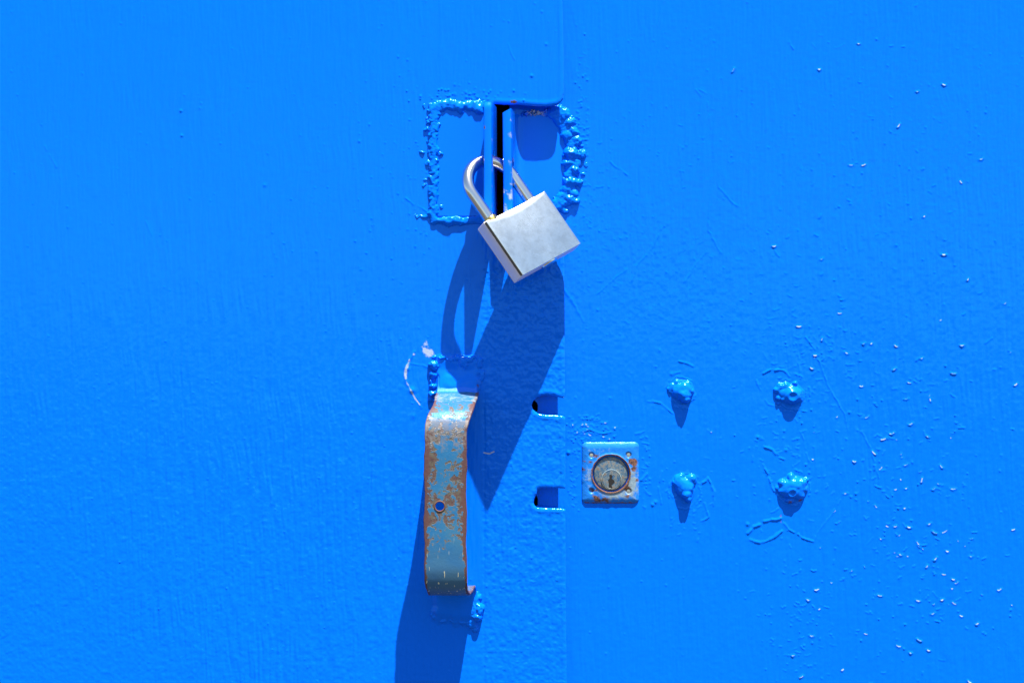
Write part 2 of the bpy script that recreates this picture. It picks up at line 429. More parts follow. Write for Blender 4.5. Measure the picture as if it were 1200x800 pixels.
# --- right leaf
BR = -20.4
leaf_r = thing("door_leaf", "right blue metal door leaf with square keyhole plate and four painted bolt ends", "door", (.4, 0, -.98), "pair of blue door leaves")
xs = coords(598, 1230, 597.2, 2100); ys = coords(-30, 830, -1360, 1960)
X, Y = np.meshgrid(xs, ys, indexing='ij')
fade = (1-sstep(1220, 1400, X))*sstep(-200, -20, Y)*(1-sstep(820, 1000, Y))
amp = .26+.15*gauss(X, Y, 1100, 300, 200, 300)+.3*gauss(X, Y, 760, 330, 120, 100)
brush = .45+.3*gauss(X, Y, 1100, 450, 160, 300)
h = texture(X, Y, 51, amp, brush, fade)
h2 = np.zeros_like(h)
specks(h2, xs, ys, 300, 21, lambda r: (r.uniform(665, 1200), r.uniform(0, 800)), (.6, 1.1), (.15, .55))
specks(h2, xs, ys, 150, 22, lambda r: (r.uniform(690, 940), r.uniform(120, 420)), (.6, 1.0), (.15, .5), .4)
specks(h2, xs, ys, 90, 23, lambda r: (r.gauss(1040, 70), r.gauss(200, 90)), (.6, 1.3), (.2, .7), .6)
specks(h2, xs, ys, 170, 24, lambda r: (r.gauss(1020, 75), r.gauss(500, 80)), (.7, 1.3), (.3, .9), .8)
specks(h2, xs, ys, 190, 25, lambda r: (r.gauss(1065, 70), r.gauss(660, 75)), (.7, 1.3), (.3, .9), .8)
specks(h2, xs, ys, 80, 26, lambda r: (r.gauss(940, 25), r.gauss(740, 45)), (.7, 1.2), (.25, .7), .7)
specks(h2, xs, ys, 110, 27, lambda r: (r.gauss(945, 28), r.gauss(415, 28)), (.6, 1.1), (.2, .6), .8)
specks(h2, xs, ys, 90, 28, lambda r: (r.uniform(674, 690), r.gauss(150, 50)), (.7, 1.3), (.2, .8), .4)
specks(h2, xs, ys, 140, 29, lambda r: (r.gauss(690, 14), r.gauss(505, 9)), (.7, 1.3), (.2, .9), .5)
specks(h2, xs, ys, 70, 30, lambda r: (r.choice([672, 757])+r.gauss(0, 3), r.uniform(510, 600)), (.7, 1.3), (.2, .7), .5)
specks(h2, xs, ys, 60, 31, lambda r: (r.gauss(800, 22), r.gauss(580, 25)), (.7, 1.2), (.2, .6), .7)
specks(h2, xs, ys, 60, 32, lambda r: (r.gauss(918, 22), r.gauss(520, 40)), (.7, 1.2), (.2, .6), .7)
specks(h2, xs, ys, 60, 33, lambda r: (r.gauss(690, 12), r.gauss(235, 40)), (.7, 1.2), (.2, .5), .5)
# prominent flecks traced from the photo
for (x, y) in ((1048, 433), (1050, 406), (1080, 420), (1127, 405), (1090, 469), (1067, 497), (1087, 512), (1045, 508), (1035, 515), (1117, 438), (1190, 451), (1024, 531), (1001, 541), (1012, 403), (1021, 403), (992, 414),
               (1061, 545), (1080, 563), (1094, 573), (1117, 573), (1103, 547), (1049, 617), (1065, 618), (1089, 614), (1095, 624), (1076, 637), (1110, 646), (1055, 650), (1096, 655), (1086, 664), (1117, 679), (1121, 683), (1138, 652),
               (1031, 698), (1104, 703), (1118, 707), (1093, 719), (1076, 704), (957, 691), (947, 703), (951, 745), (929, 768), (1077, 750), (1053, 757), (1067, 765), (1088, 762), (939, 793), (1136, 799), (1171, 691), (1145, 731),
               (1006, 52), (960, 82), (859, 83), (1075, 108), (1106, 100), (1053, 148), (997, 194), (1012, 194), (1150, 187), (1126, 214), (1083, 254), (1106, 299), (1134, 328), (907, 289), (963, 304), (936, 383), (963, 398), (955, 417), (951, 432)):
    rr = random.Random(x*7+y); L = rr.uniform(1.4, 3.0); a = rr.gauss(-.1, .5); q = rr.uniform(.4, .9); FLECKS.append((x, y-.6, rr.uniform(.35, .68), L*rr.uniform(.4, 1), a))
    dx, dy = L*math.cos(a), L*math.sin(a); pts = [(x-dx, y-dy-.5), (x, y+rr.uniform(0, 1.5)), (x+dx, y+dy-.5)]
    local_add(h2, xs, ys, x, y, 12, lambda X, Y: q*np.exp(-(seg_dist(X, Y, pts)/1.25)**2), 'max')
R = [([(660, 338), (672, 355), (684, 377)], 1.4, .4),
     ([(895, 437), (903, 433), (918, 434), (925, 441)], 1.2, .9), ([(886, 445), (893, 462), (900, 474), (910, 476)], .8, .45),
     ([(880, 632), (890, 636), (903, 632), (916, 622)], 1.3, 1.1), ([(877, 625), (884, 617), (895, 611), (915, 607)], 1.3, 1.0),
     ([(915, 608), (925, 620), (940, 630), (953, 634)], 1.0, .75), ([(953, 634), (962, 618), (975, 602), (985, 585)], .8, .35),
     ([(896, 524), (905, 527), (914, 536), (925, 541)], 1.2, .9), ([(893, 538), (899, 555), (907, 575)], 1.1, .8),
     ([(886, 523), (882, 540)], .8, .5), ([(944, 395), (955, 410), (962, 430), (972, 455), (990, 485), (994, 505)], .8, .5),
     ([(937, 440), (936, 410), (945, 375)], .7, .35), ([(932, 490), (942, 515), (948, 540)], .7, .4), ([(1010, 505), (1020, 525), (1030, 560)], .8, .4),
     ([(824, 565), (830, 560), (837, 575), (836, 592)], 1.1, .9), ([(825, 590), (830, 605), (822, 610)], .9, .6), ([(776, 552), (772, 570), (775, 590)], .9, .5),
     ([(790, 423), (800, 424), (812, 429)], .9, .8), ([(760, 470), (774, 472), (788, 484)], .8, .5), ([(783, 452), (790, 443), (800, 442), (810, 446)], .9, .6),
     ([(815, 105), (829, 120), (833, 150)], .9, .35), ([(820, 105), (828, 110)], .8, .3), ([(840, 215), (855, 235), (872, 246)], .8, .3),
     ([(776, 265), (765, 290), (745, 312), (738, 335)], .8, .35), ([(832, 240), (830, 270), (845, 296)], .8, .35), ([(802, 330), (815, 310), (828, 295)], .8, .35),
     ([(715, 190), (735, 205)], .8, .35), ([(799, 210), (796, 170)], .7, .3), ([(700, 345), (716, 330), (735, 315)], .8, .3), ([(770, 30), (778, 0)], .7, .3),
     ([(925, 48), (930, 58)], .8, .4), ([(978, 58), (990, 52)], .8, .35), ([(752, 120), (760, 110), (772, 60)], .7, .25),
     ([(674, 508), (690, 503), (706, 508), (716, 506)], 1.2, .8), ([(745, 508), (755, 505)], 1.0, .6), ([(751, 562), (758, 555)], 1.0, .6)]
for k, (pts, ww, hh) in enumerate(R): ridge(h2, xs, ys, pts, ww, hh, k)
for (x, y) in ((800, 457), (928, 460), (802, 575), (928, 572)):     # cracked paint rings round the bolts
    rr = random.Random(int(x))
    for k in range(9):
        a0 = rr.uniform(0, 6.28); rad = rr.uniform(15, 22); a1 = a0+rr.uniform(.3, 1.0)
        ridge(h2, xs, ys, [(x+rad*math.cos(t), y+rad*math.sin(t)) for t in np.linspace(a0, a1, 4)], .8, rr.uniform(.3, .7), k)
for (x, y, q) in ((666, 530, 1.4), (888, 512, 1.0), (921, 527, .8), (876, 614, .9), (765, 591, 1.0), (787, 438, .6), (768, 588, .9)):
    local_add(h2, xs, ys, x, y, 9, lambda X, Y: q*gauss(X, Y, x, y, 2.0), 'max')
h = h+h2
bare_pale = np.zeros_like(h); rust = np.zeros_like(h)
for (x, y, q, L, a) in FLECKS: local_add(bare_pale, xs, ys, x, y, 7, lambda X, Y: q*np.exp(-(seg_dist(X, Y, [(x-L*math.cos(a), y-L*math.sin(a)), (x, y+.5), (x+L*math.cos(a), y+L*math.sin(a))])/.75)**2), 'max')  # pale colour along the upper side of each fleck
for (x, y) in ((915, 604), (915, 611)): local_add(rust, xs, ys, x, y, 10, lambda X, Y: .5*gauss(X, Y, x, y, 1.6, 3.5), 'max')
kx, ky = (X[:-1, :-1]+X[1:, 1:])/2, (Y[:-1, :-1]+Y[1:, 1:])/2
dark_pocket = (((kx-622)/8.5)**2+((ky-477)/9.5)**2 < 1) | (((kx-624)/6.5)**2+((ky-587)/9.5)**2 < 1)  # holes added so the left ends of the lock notches look black
sheet_r = grid_mesh("sheet_panel", xs, ys, BR, h, M_sheet, leaf_r, ~dark_pocket, skirt=6, attrs={'bare_pale': bare_pale, 'rust': rust})

# ------------------------------------------------------------------ weld beads and paint blobs: lumpy relief patches
def blobs_patch(name, blobs, base, mat, parent, step=.45, seed=0, rough=.5, bare_pale=(), rust=(), fn=None, sharp=3.4, warp=1.0):
    x0 = min(b[0]-b[2]*1.6 for b in blobs)-3; x1 = max(b[0]+b[2]*1.6 for b in blobs)+3
    y0 = min(b[1]-b[2]*1.6 for b in blobs)-3; y1 = max(b[1]+b[2]*1.6 for b in blobs)+3
    xs = np.arange(x0, x1, step); ys = np.arange(y0, y1, step)
    X, Y = np.meshgrid(xs, ys, indexing='ij')
    wx = X+1.7*warp*lat(X, Y, 6, 6, seed)+.9*warp*lat(X, Y, 2.8, 2.8, seed+4); wy = Y+1.7*warp*lat(X, Y, 6, 6, seed+1)+.9*warp*lat(X, Y, 2.8, 2.8, seed+5)
    acc = np.zeros_like(X)
    for b in blobs:
        x, y, r, q = b[:4]; ry = b[4] if len(b) > 4 else r
        t = ((wx-x)/r)**2+((wy-y)/ry)**2
        hb = q*np.sqrt(np.clip(1-t, 0, 1))-1.5*np.clip(t-1, 0, 5)
        acc += np.exp(np.clip(hb, -8, 50)*sharp/2)
    hh = np.log(acc+1e-9)*2/sharp
    hh = hh+rough*.55*fbm(X, Y, 3.4, seed+2, 2)*sstep(-.2, 1.5, hh)
    if fn is not None: hh = fn(X, Y, hh)
    cen = np.maximum(np.maximum(hh[:-1, :-1], hh[1:, :-1]), np.maximum(hh[:-1, 1:], hh[1:, 1:]))
    ba = np.zeros_like(X); ru = np.zeros_like(X)
    for (x, y, r, q) in bare_pale: ba = np.maximum(ba, q*gauss(X, Y, x, y, r))
    for (x, y, r, q) in rust: ru = np.maximum(ru, q*gauss(X, Y, x, y, r))
    return grid_mesh(name, xs, ys, base, hh, mat, parent, cen > -.4, X, Y, attrs={'bare_pale': ba, 'rust': ru})

# ------------------------------------------------------------------ hasps
def boolean_cut(o, cutter_bm):
    me = bpy.data.meshes.new("cut"); cutter_bm.to_mesh(me); cutter_bm.free()
    c = bpy.data.objects.new("cut", me); C.objects.link(c)
    md = o.modifiers.new("b", 'BOOLEAN'); md.object = c; md.solver = 'EXACT'; md.operation = 'DIFFERENCE'
    bpy.context.view_layer.update()
    dg = bpy.context.evaluated_depsgraph_get()
    nm = bpy.data.meshes.new_from_object(o.evaluated_get(dg), preserve_all_data_layers=True, depsgraph=dg)
    o.modifiers.clear(); old = o.data; o.data = nm; nm.name = old.name
    bpy.data.meshes.remove(old); bpy.data.objects.remove(c); bpy.data.meshes.remove(me)
def cyl_bm(p0, p1, r, seg=32):
    bm = bmesh.new(); a = Vector(p0); b = Vector(p1); ax = (b-a)
    rot = ax.to_track_quat('Z', 'Y').to_matrix().to_4x4(); rot.translation = (a+b)/2
    bmesh.ops.create_cone(bm, cap_ends=True, segments=seg, radius1=r, radius2=r, depth=ax.length, matrix=rot)
    return bm
def smooth_angle(o, ang=35):
    bm = bmesh.new(); bm.from_mesh(o.data)
    for e in bm.edges: e.smooth = not (len(e.link_faces) == 2 and e.calc_face_angle(0) > math.radians(ang))
    for f in bm.faces: f.smooth = True
    bm.to_mesh(o.data); bm.free()

def plate_from_profile(name, prof, ys_, thick_fn, mat, parent):
    """prof(y) -> closed outline [(x, e)...] in plane pixels; lofted along y"""
    rings = [prof(y) for y in ys_]; n = len(rings[0]); V = []; F = []
    for y, r in zip(ys_, rings):
        for q in r: V.append(W3(q[0], y+(q[2] if len(q) > 2 else 0), q[1]))
    for j in range(len(ys_)-1):
        for k in range(n):
            F.append((j*n+k, j*n+(k+1) % n, (j+1)*n+(k+1) % n, (j+1)*n+k))
    F.append(tuple(range(n))[::-1]); F.append(tuple((len(ys_)-1)*n+k for k in range(n)))
    o = mesh_obj(name, V, F, mat)
    bm = bmesh.new(); bm.from_mesh(o.data); bmesh.ops.recalc_face_normals(bm, faces=bm.faces); bm.to_mesh(o.data); bm.free()
    return o
def with_attrs(o, bare_fn=None, rust_fn=None):
    n = len(o.data.vertices); co = np.empty(n*3, np.float32); o.data.vertices.foreach_get('co', co); co = co.reshape(-1, 3)
    x = co[:, 0]/S+600; y = 400-co[:, 2]/S; e = -co[:, 1]/S
    for nm, fn in (('bare_pale', bare_fn), ('rust', rust_fn)):
        v = fn(x, y, e) if fn else np.zeros(n)
        a = o.data.attributes.get(nm) or o.data.attributes.new(nm, 'FLOAT', 'POINT'); a.data.foreach_set('value', v.astype(np.float32))

HY = 192.0
# left hasp: flat square plate, one edge standing out as a flange
def prof_l(y):
    t = (y-127)/(252-127)
    xo = 577.5+.3*t; e1 = 50-.5*t
    e1 -= 3.0*(1-sstep(0, .05, t)); a, b = -4.6, 4.6
    r = 2.0
    L_ = -5.2; 
    return [(507, -1), (507, 1.0), (xo+a-9, 1.2), (xo+a-4, 2.0), (xo+a-1.2, 4.5), (xo+a-.2, 9), (xo+a+L_*.36, 18), (xo+a+L_*.6, 30), (xo+a+L_, e1-r), (xo+a+L_+.6, e1-.6), (xo+a+L_+r, e1), (xo+b+L_-r, e1), (xo+b+L_-.6, e1-.6), (xo+b+L_, e1-r),
            (xo+b+L_*.6, 30), (xo+b+L_*.36, 18), (xo+b+L_*.1, 5), (xo+b, -8), (xo+b-3, -8), (xo+a, -1)]
ysl = [126.6, 127.2, 128.5, 131]+list(np.linspace(134, 250, 40))+[252.2, 253]
hl = plate_from_profile("hasp_plate", prof_l, ysl, None, M_sheet, None)
boolean_cut(hl, cyl_bm(W3(560, HY-1, 29), W3(590, HY-1, 29), 10.5*S))
smooth_angle(hl); with_attrs(hl, lambda x, y, e: .36*(e > 42)*(y > 210)*(x < 574)*sstep(0, .6, lat(x, y, 4, 9, 5))+.36*(x > 577.0)*(e > 40)*sstep(0, .5, lat(y, e, 5, 6, 3)), lambda x, y, e: .5*(e > 40)*(x < 571)*sstep(0, .6, lat(x, y, 5, 9, 15))*(y < 175)+.42*(x > 577)*(e < 48)*sstep(0, .6, lat(y, e, 5, 6, 8)))
keep(hl, leaf_l)
# right hasp: D shaped plate bent through a wide curve into its flange
def prof_r(y):
    t = (y-132)/(252-132)
    # flange front height tapers towards the bottom
    e1 = 35.5-3*sstep(.3, 1, t)
    b = BR+1.5
    # D outline on the right
    yy = (y-188)/58.0; xr = 648+20*math.sqrt(max(0, 1-yy*yy))
    xl = 593.0+1.2*t
    out = [(xl, b-6), (xl, -4), (xl-1.4, 10), (xl-4, e1-2), (xl-3.4, e1-.6, 0), (xl-1.8, e1, 0), (xl+3.5, e1, 0), (xl+5.3, e1-.6), (xl+6, e1-2), (xl+8, 17), (xl+9.6, 4), (xl+10.4, -4)]
    R_ = 12.0; cx_, ce_ = xl+10.6+R_, b+R_
    for k in range(9):
        a = math.pi+(math.pi/2)*k/8; out.append((cx_+R_*math.cos(a), ce_+R_*math.sin(a)*1.0))
    out += [(cx_+12, b), (max(xr-2, cx_+14), b), (max(xr, cx_+16), b-1.0), (max(xr, cx_+16), b-6)]
    # slanted top of the flange: front edge starts lower
    k = 1-sstep(0, .12, t)
    return [(q[0], q[1], 6*k*sstep(-10, 10, q[1])*(1-min(1, max(0, (q[0]-xl+4)/11)))) for q in out]
ysr = [132, 132.6, 134]+list(np.linspace(137, 248, 36))+[251, 252]
hr = plate_from_profile("hasp_plate", prof_r, ysr, None, M_sheet, None)
boolean_cut(hr, cyl_bm(W3(582, HY+5, 19.5), W3(612, HY+5, 19.5), 10.5*S))
smooth_angle(hr); with_attrs(hr, lambda x, y, e: .44*(e > 24)*sstep(205, 225, y)*sstep(-.1, .6, lat(x, y, 4, 8, 5))+.38*(e > 10)*(x > 596)*sstep(.2, .8, lat(x, y, 4, 6, 7)))
keep(hr, leaf_r)

rr = random.Random(3)
B = [(508.5+1.2*math.sin(k*1.9), 130+k*4.2, 6.0, 3.3, 4.8) for k in range(31)]+[(509+k*6.5, 125.5+math.sin(k*2.1), 6.5, 2.8, 5.5) for k in range(10)]+[(511+k*6.5, 258, 7, 2.4, 4.2) for k in range(10)]+[(513, 126, 6, 3.5), (520, 124.5, 7, 4), (528, 123.5, 7, 4), (535, 124, 6.5, 4.5), (541, 127, 6.5, 4.5, 7), (548, 123.5, 6, 3.5), (556, 124.5, 7, 4.5), (561, 128, 7.5, 5.5, 7), (568, 124.5, 6.5, 4.5)]
for k in range(46):
    y = 128+k*2.75; B.append((508.5+rr.gauss(0, 2.6)-(.03*(k-10)), y, rr.uniform(2.4, 4.2), rr.uniform(2.4, 3.7)))
for k in range(40): B.append((rr.gauss(508, 4), rr.uniform(122, 256), rr.uniform(1.4, 2.8), rr.uniform(1.4, 3.0)))
for k in range(14): B.append((rr.gauss(507, 6), rr.uniform(120, 260), rr.uniform(1.2, 2.2), rr.uniform(.7, 1.4)))
B += [(494.5, 179, 3, 2), (503, 165, 3, 1.8), (497, 217, 2, 1.2), (519, 242, 3.5, 2), (499, 255, 6, 1.5, 2.5), (490, 253, 5, .7, 1.6),
      (513, 258, 5, 3), (520, 259, 7, 4.8, 5), (528, 259.5, 9, 5.0, 6), (537, 259, 8, 4, 5.5), (546, 258, 8, 3.2, 4.5), (555, 257, 8, 2.8, 4), (563, 256, 7, 2.6, 4), (570, 255, 6, 2.5, 4)]
wb = blobs_patch("weld_bead", B, 0, M_bead, leaf_l, seed=5)
wb.parent = hl; wb.location = (0, 0, 0)
B = [(640+31*math.cos(a), 187+57*math.sin(a), 9, 6.2, 7) for a in np.linspace(-1.25, 1.15, 17)]+[(648, 129, 6, 5), (654, 132, 8, 8), (661, 135, 8, 9), (668, 144, 8, 9), (673, 154, 6.5, 8), (665, 160, 8, 8), (675, 165, 6, 7), (669, 180, 11, 10, 7.5), (682, 181, 5, 5), (668, 170, 7, 6), (666, 191, 9, 8, 6), (673, 199, 8, 8, 5),
     (666, 205, 7, 7, 5), (667, 213, 9, 9, 6), (675, 214, 6, 6), (664, 222, 7, 7, 5), (672, 226, 6, 6), (668, 233, 6, 7), (661, 239, 7, 6, 5), (654, 243, 7, 6, 5), (674, 235, 5, 6), (646, 246, 6, 4), (660, 246, 5, 4)]
B = [(b[0], b[1], b[2], b[3]*.85)+tuple(b[4:]) for b in B]
for k in range(60):
    a = rr.uniform(-1.3, 1.2); x = 640+rr.uniform(30, 46)*math.cos(a); y = 186+62*math.sin(a)
    B.append((x, y, rr.uniform(1.3, 2.8), rr.uniform(.8, 2.4)))
wb = blobs_patch("weld_bead", B, BR, M_bead, leaf_r, seed=25, rough=.8)
wb.parent = hr; wb.location = (0, 0, 0)
# broken flakes of paint under the edge of the overlap strip, on the right plate
B = [(rr.uniform(610, 646), rr.gauss(133, 2.0), rr.uniform(.9, 1.8), rr.uniform(2, 6)) for k in range(34)]
fl = blobs_patch("paint_flake", B, BR+1.5, M_bead, leaf_r, seed=31, rough=1.5, step=.35, bare_pale=[(628, 132, 14, .5)])
fl.parent = hr; fl.location = (0, 0, 0)

# ------------------------------------------------------------------ strap handle
hp = []   # (x centre, y, e, half width) in plane pixels, along the strap's middle surface
ctrl = [(536.5, 417, -1.0, 23.5), (536.5, 430, 0.2, 23.5), (536.3, 444, 2.0, 23.8), (536, 454, 4.5, 24), (535.8, 460, 9, 24), (535.6, 463, 16, 24.2), (535.4, 465.5, 28, 24.3), (534.9, 469.5, 42, 24.3), (533.9, 473, 56, 24.3), (531.8, 478, 66, 24.2), (528.8, 486, 73, 24.1), (526.7, 496, 76.8, 24),
        (525.9, 512, 78, 23.9), (525.6, 560, 78.3, 23.8), (525.5, 600, 78.4, 23.8), (525.6, 640, 78.2, 23.8), (526, 660, 77.2, 23.8), (526.5, 671, 74.2, 23.8), (527.2, 678.5, 68.5, 23.8), (528.2, 684.4, 60, 23.8), (529.8, 686.2, 47, 23.8), (531.6, 686.0, 31, 23.8), (533.2, 685.6, 16, 24), (534.2, 687, 7, 24), (534.6, 692, 3.4, 24), (535, 703, 2.3, 24), (535, 716, 2, 23.5)]
ctrl = np.array(ctrl, float)
seg = np.r_[0, np.cumsum(np.hypot(np.diff(ctrl[:, 1]), np.diff(ctrl[:, 2])))]
ss = np.linspace(0, seg[-1], 260)
def spline(sq):
    out = []
    for k in range(4):
        y = ctrl[:, k]; mm = np.gradient(y, seg)
        i = np.clip(np.searchsorted(seg, sq)-1, 0, len(seg)-2); h_ = seg[i+1]-seg[i]; t = (sq-seg[i])/h_
        out.append((2*t**3-3*t**2+1)*y[i]+(t**3-2*t**2+t)*h_*mm[i]+(-2*t**3+3*t**2)*y[i+1]+(t**3-t**2)*h_*mm[i+1])
    return np.array(out).T
P = spline(ss); T = np.gradient(P, axis=0); TH = 3.6
# cross-section (across -1..1, through -1..1)
V = []; F = []; A_u = []; A_s = []; A_w = []; A_f = []; A_p = []
rings = []
prof = [(u, 1.0) for u in np.linspace(-.965, .965, 33)]+[(.99, .7), (1, 0), (.99, -.7)]+[(u, -1.0) for u in np.linspace(.965, -.965, 9)]+[(-.99, -.7), (-1, 0), (-.99, .7)]
ns = len(prof)
for k in range(len(ss)):
    x, y, e, hw = P[k]; ty, te = T[k, 1], T[k, 2]; L = math.hypot(ty, te); ny, ne = -te/L, ty/L    # outward normal: towards camera
    for (u, v_) in prof:
        wob = .5*math.sin(ss[k]*.11+u*2)*(abs(u) > .9)+.35*float(lat(np.array([ss[k]]), np.array([u*5.]), 7, 2, 91)[0])*(abs(u) > .9)
        off = v_*TH/2-.5*(1-math.cos(u*1.2))
        V.append(W3(x+u*hw+wob, y+ny*off, e+ne*off)); A_u.append(abs(u)); A_s.append(ss[k]/ss[-1])
        s_ = ss[k]/ss[-1]
        edge = float(sstep(.80, .99, abs(u)))*(.62 if s_ < .8 else .40)+.10*float(sstep(.5, .9, abs(u)))
        w_ = edge*.55
        yy_ = y if 0 else 400+(y-400)*D/(D-e)     # height in the photo
        gz = lambda c, w2: math.exp(-((yy_-c)/w2)**2)
        bar = e > 40 and 470 < yy_ < 692
        w_ += (.12*gz(478, 8)+.13*gz(508, 16)+.30*gz(540, 20)*(1-float(sstep(-.55, -.25, u)))+.13*gz(555, 28)*float(sstep(-.2, .2, u))+.12*gz(585, 22)+.12*gz(615, 26)) if bar else -.3*(e < 12)
        w_ -= .055*float(sstep(640, 665, yy_))
        A_w.append(w_); A_f.append(float(1-sstep(5.5, 14, e))); A_p.append(.43*float(sstep(8, 16, e)*(1-sstep(40, 60, e)))*(y < 500)+.30*gz(487, 12)*(e > 60))
for k in range(len(ss)-1):
    for q in range(ns):
        F.append((k*ns+q, k*ns+(q+1) % ns, (k+1)*ns+(q+1) % ns, (k+1)*ns+q))
F.append(tuple(range(ns))); F.append(tuple((len(ss)-1)*ns+q for q in range(ns))[::-1])
ho = mesh_obj("pull_handle", V, F, M_handle, attrs={'u': A_u, 's': A_s, 'wear': A_w, 'fresh': A_f, 'pale': A_p})
bm = bmesh.new(); bm.from_mesh(ho.data); bmesh.ops.recalc_face_normals(bm, faces=bm.faces); bm.to_mesh(ho.data); bm.free()
hx, hy = real(515.3, 593, 80)
boolean_cut(ho, cyl_bm(W3(hx, hy, 70), W3(hx, hy, 90), 5.0*S))
smooth_angle(ho, 40); keep(ho, leaf_l)
ho['label'] = "rust-chipped curved metal strap handle"
# rusty lip round the hole
bm = bmesh.new()
Rr, rr2 = 5.7*S, .9*S; cc = Vector(W3(hx, hy, 80.0))
vv = [[bm.verts.new(cc+Vector(((Rr+rr2*math.cos(b))*math.cos(a), -rr2*math.sin(b), (Rr+rr2*math.cos(b))*math.sin(a)))) for b in np.linspace(0, 2*math.pi, 9)[:-1]] for a in np.linspace(0, 2*math.pi, 37)[:-1]]
for i in range(36):
    for j in range(8): bm.faces.new((vv[i][j], vv[i][(j+1) % 8], vv[(i+1) % 36][(j+1) % 8], vv[(i+1) % 36][j]))
bmesh.ops.recalc_face_normals(bm, faces=bm.faces)
rim = bm_obj("hole_rim", bm, M_rust); rim.parent = ho

# paint and weld lumps over the handle's two mounting tabs
def tabtop(X, Y, hh):
    m = sstep(509, 516, X+1.5*lat(Y, Y, 9, 9, 3))*(1-sstep(556, 564, X+1.5*lat(Y, Y, 9, 9, 4)))*sstep(413, 425, Y+2*lat(X, X, 9, 9, 5))*(1-sstep(457, 466, Y))
    t = (3.4+3.4*sstep(432, 456, Y))*m+1.2*fbm(X, Y, 13, 61, 2)*m
    return np.maximum(hh, np.where(m > .02, t, -3))
B = [(509, 428, 6.5, 7, 5.5), (507, 438, 4.5, 5), (506, 446, 3, 3), (508, 452, 4.5, 5, 4), (507, 461, 4.5, 5.5), (506, 469, 3, 3), (509, 418, 3, 2.2),
     (530, 421, 4.5, 5.0, 3), (536, 420, 5, 6.0, 4), (542, 424, 7, 7.0, 6), (549, 420.5, 6, 6.2, 5), (554, 418, 4, 4.5), (546, 428, 4, 6), (518, 419, 5, 6, 3), (526, 420, 5, 6, 3),
     (562, 425, 4, 3, 8), (564, 440, 3, 2.5, 8), (562, 452, 3, 3, 6)]
wb = blobs_patch("weld_bead", B, 0, M_bead, leaf_l, seed=41, rough=.5, fn=tabtop, bare_pale=[(515, 461, 4, .55)], rust=[(516, 466, 4, .6), (560, 452, 3, .5), (559, 461, 4, .6)])
wb.parent = ho; wb.location = (0, 0, 0)
def tabbot(X, Y, hh):
    m = sstep(505, 514, X+1.5*lat(Y, Y, 8, 8, 3))*(1-sstep(554, 562, X))*sstep(688, 694, Y)*(1-sstep(716, 734, Y+3*lat(X, X, 9, 9, 5)))
    return np.maximum(hh, np.where(m > .02, 5.2*m+.4*fbm(X, Y, 8, 71, 2)*m, -3))
B = [(559, 703, 5, 6, 12), (561, 713, 6, 9, 10), (559, 722, 6, 9, 7), (556, 714, 6, 7, 12), (555, 728, 6, 4, 4), (545, 728, 7, 3, 3), (533, 727, 7, 3, 3), (520, 726, 6, 3, 3), (511, 722, 4, 2.5, 4), (506, 719, 3, 2), (556, 738, 4, 2), (553, 730, 6, 3.5)]
wb = blobs_patch("weld_bead", B, 0, M_bead, leaf_l, seed=47, rough=.4, fn=tabbot)
wb.parent = ho; wb.location = (0, 0, 0)

# ------------------------------------------------------------------ painted-over bolt ends on the right leaf
def bolt(blobs, seed, sharp=1.7, **kw):
    blobs = [(b[0], b[1], b[2], b[3]*1.45)+tuple(b[4:]) for b in blobs]
    return blobs_patch("bolt_end", blobs, BR, M_bead, leaf_r, step=.4, seed=seed, rough=.2, warp=.4, sharp=sharp, **kw)
bolt([(800, 459, 12, 5.0, 11), (797, 457, 9, 4.5, 8), (803, 455, 8, 5.5, 8), (801, 462, 8, 7.5, 8), (803, 468, 6, 7, 5), (788, 453, 5, 2), (794, 448, 4, 2), (806, 449, 4, 2.5), (810, 458, 3, 3), (791, 461, 4, 2.5), (785, 458, 2.5, 1.2), (783, 455, 2, 1)], 101)
def dimple(cx, cy, r):
    def f(X, Y, hh):
        q = np.hypot(X-cx, (Y-cy)*1.1)
        return hh+1.0*np.exp(-((q-r)/2.0)**2)-1.4*np.exp(-(q/(r*.62))**2)
    return f
bolt([(926, 462, 13.5, 4.3, 11.5), (929, 464, 11.5, 4.6, 10.5), (929, 463, 9, 5), (914, 453, 5, 3.2), (910, 457, 4, 3), (915, 460, 4.5, 3), (912, 466, 3.5, 2.8), (917, 468, 3, 2.5), (920, 452, 4, 3), (931, 449, 2.6, 2.5), (912, 473, 2, 1.2)], 102, fn=dimple(928, 464, 6))
bolt([(802, 571, 11, 5.2, 13), (800, 566, 9, 4.5, 7), (804, 572, 8.5, 5.5, 8), (804, 579, 7, 7, 6), (796, 561, 6, 3.5), (810, 560, 6, 3.5, 5), (812, 563, 4, 2.5), (793, 565, 5, 3), (799, 556, 3, 2), (806, 584, 4.5, 6, 4)], 103)
bolt([(929, 572, 15.5, 5.0, 13.5), (928, 573, 13, 5, 11), (930, 568, 9, 6, 8), (940, 566, 6, 4), (926, 560, 3.5, 3.5, 6), (916, 566, 5, 3.5), (943, 573, 4, 2.5), (917, 575, 5, 3.5), (937, 580, 6, 3.5), (945, 562, 3, 1.6), (912, 571, 3, 1.5), (925, 586, 6, 3.2, 3)], 104, fn=dimple(927, 577, 4.5), rust=[(925, 588, 4, .5), (938, 586, 4, .5), (915, 585, 3, .45)])

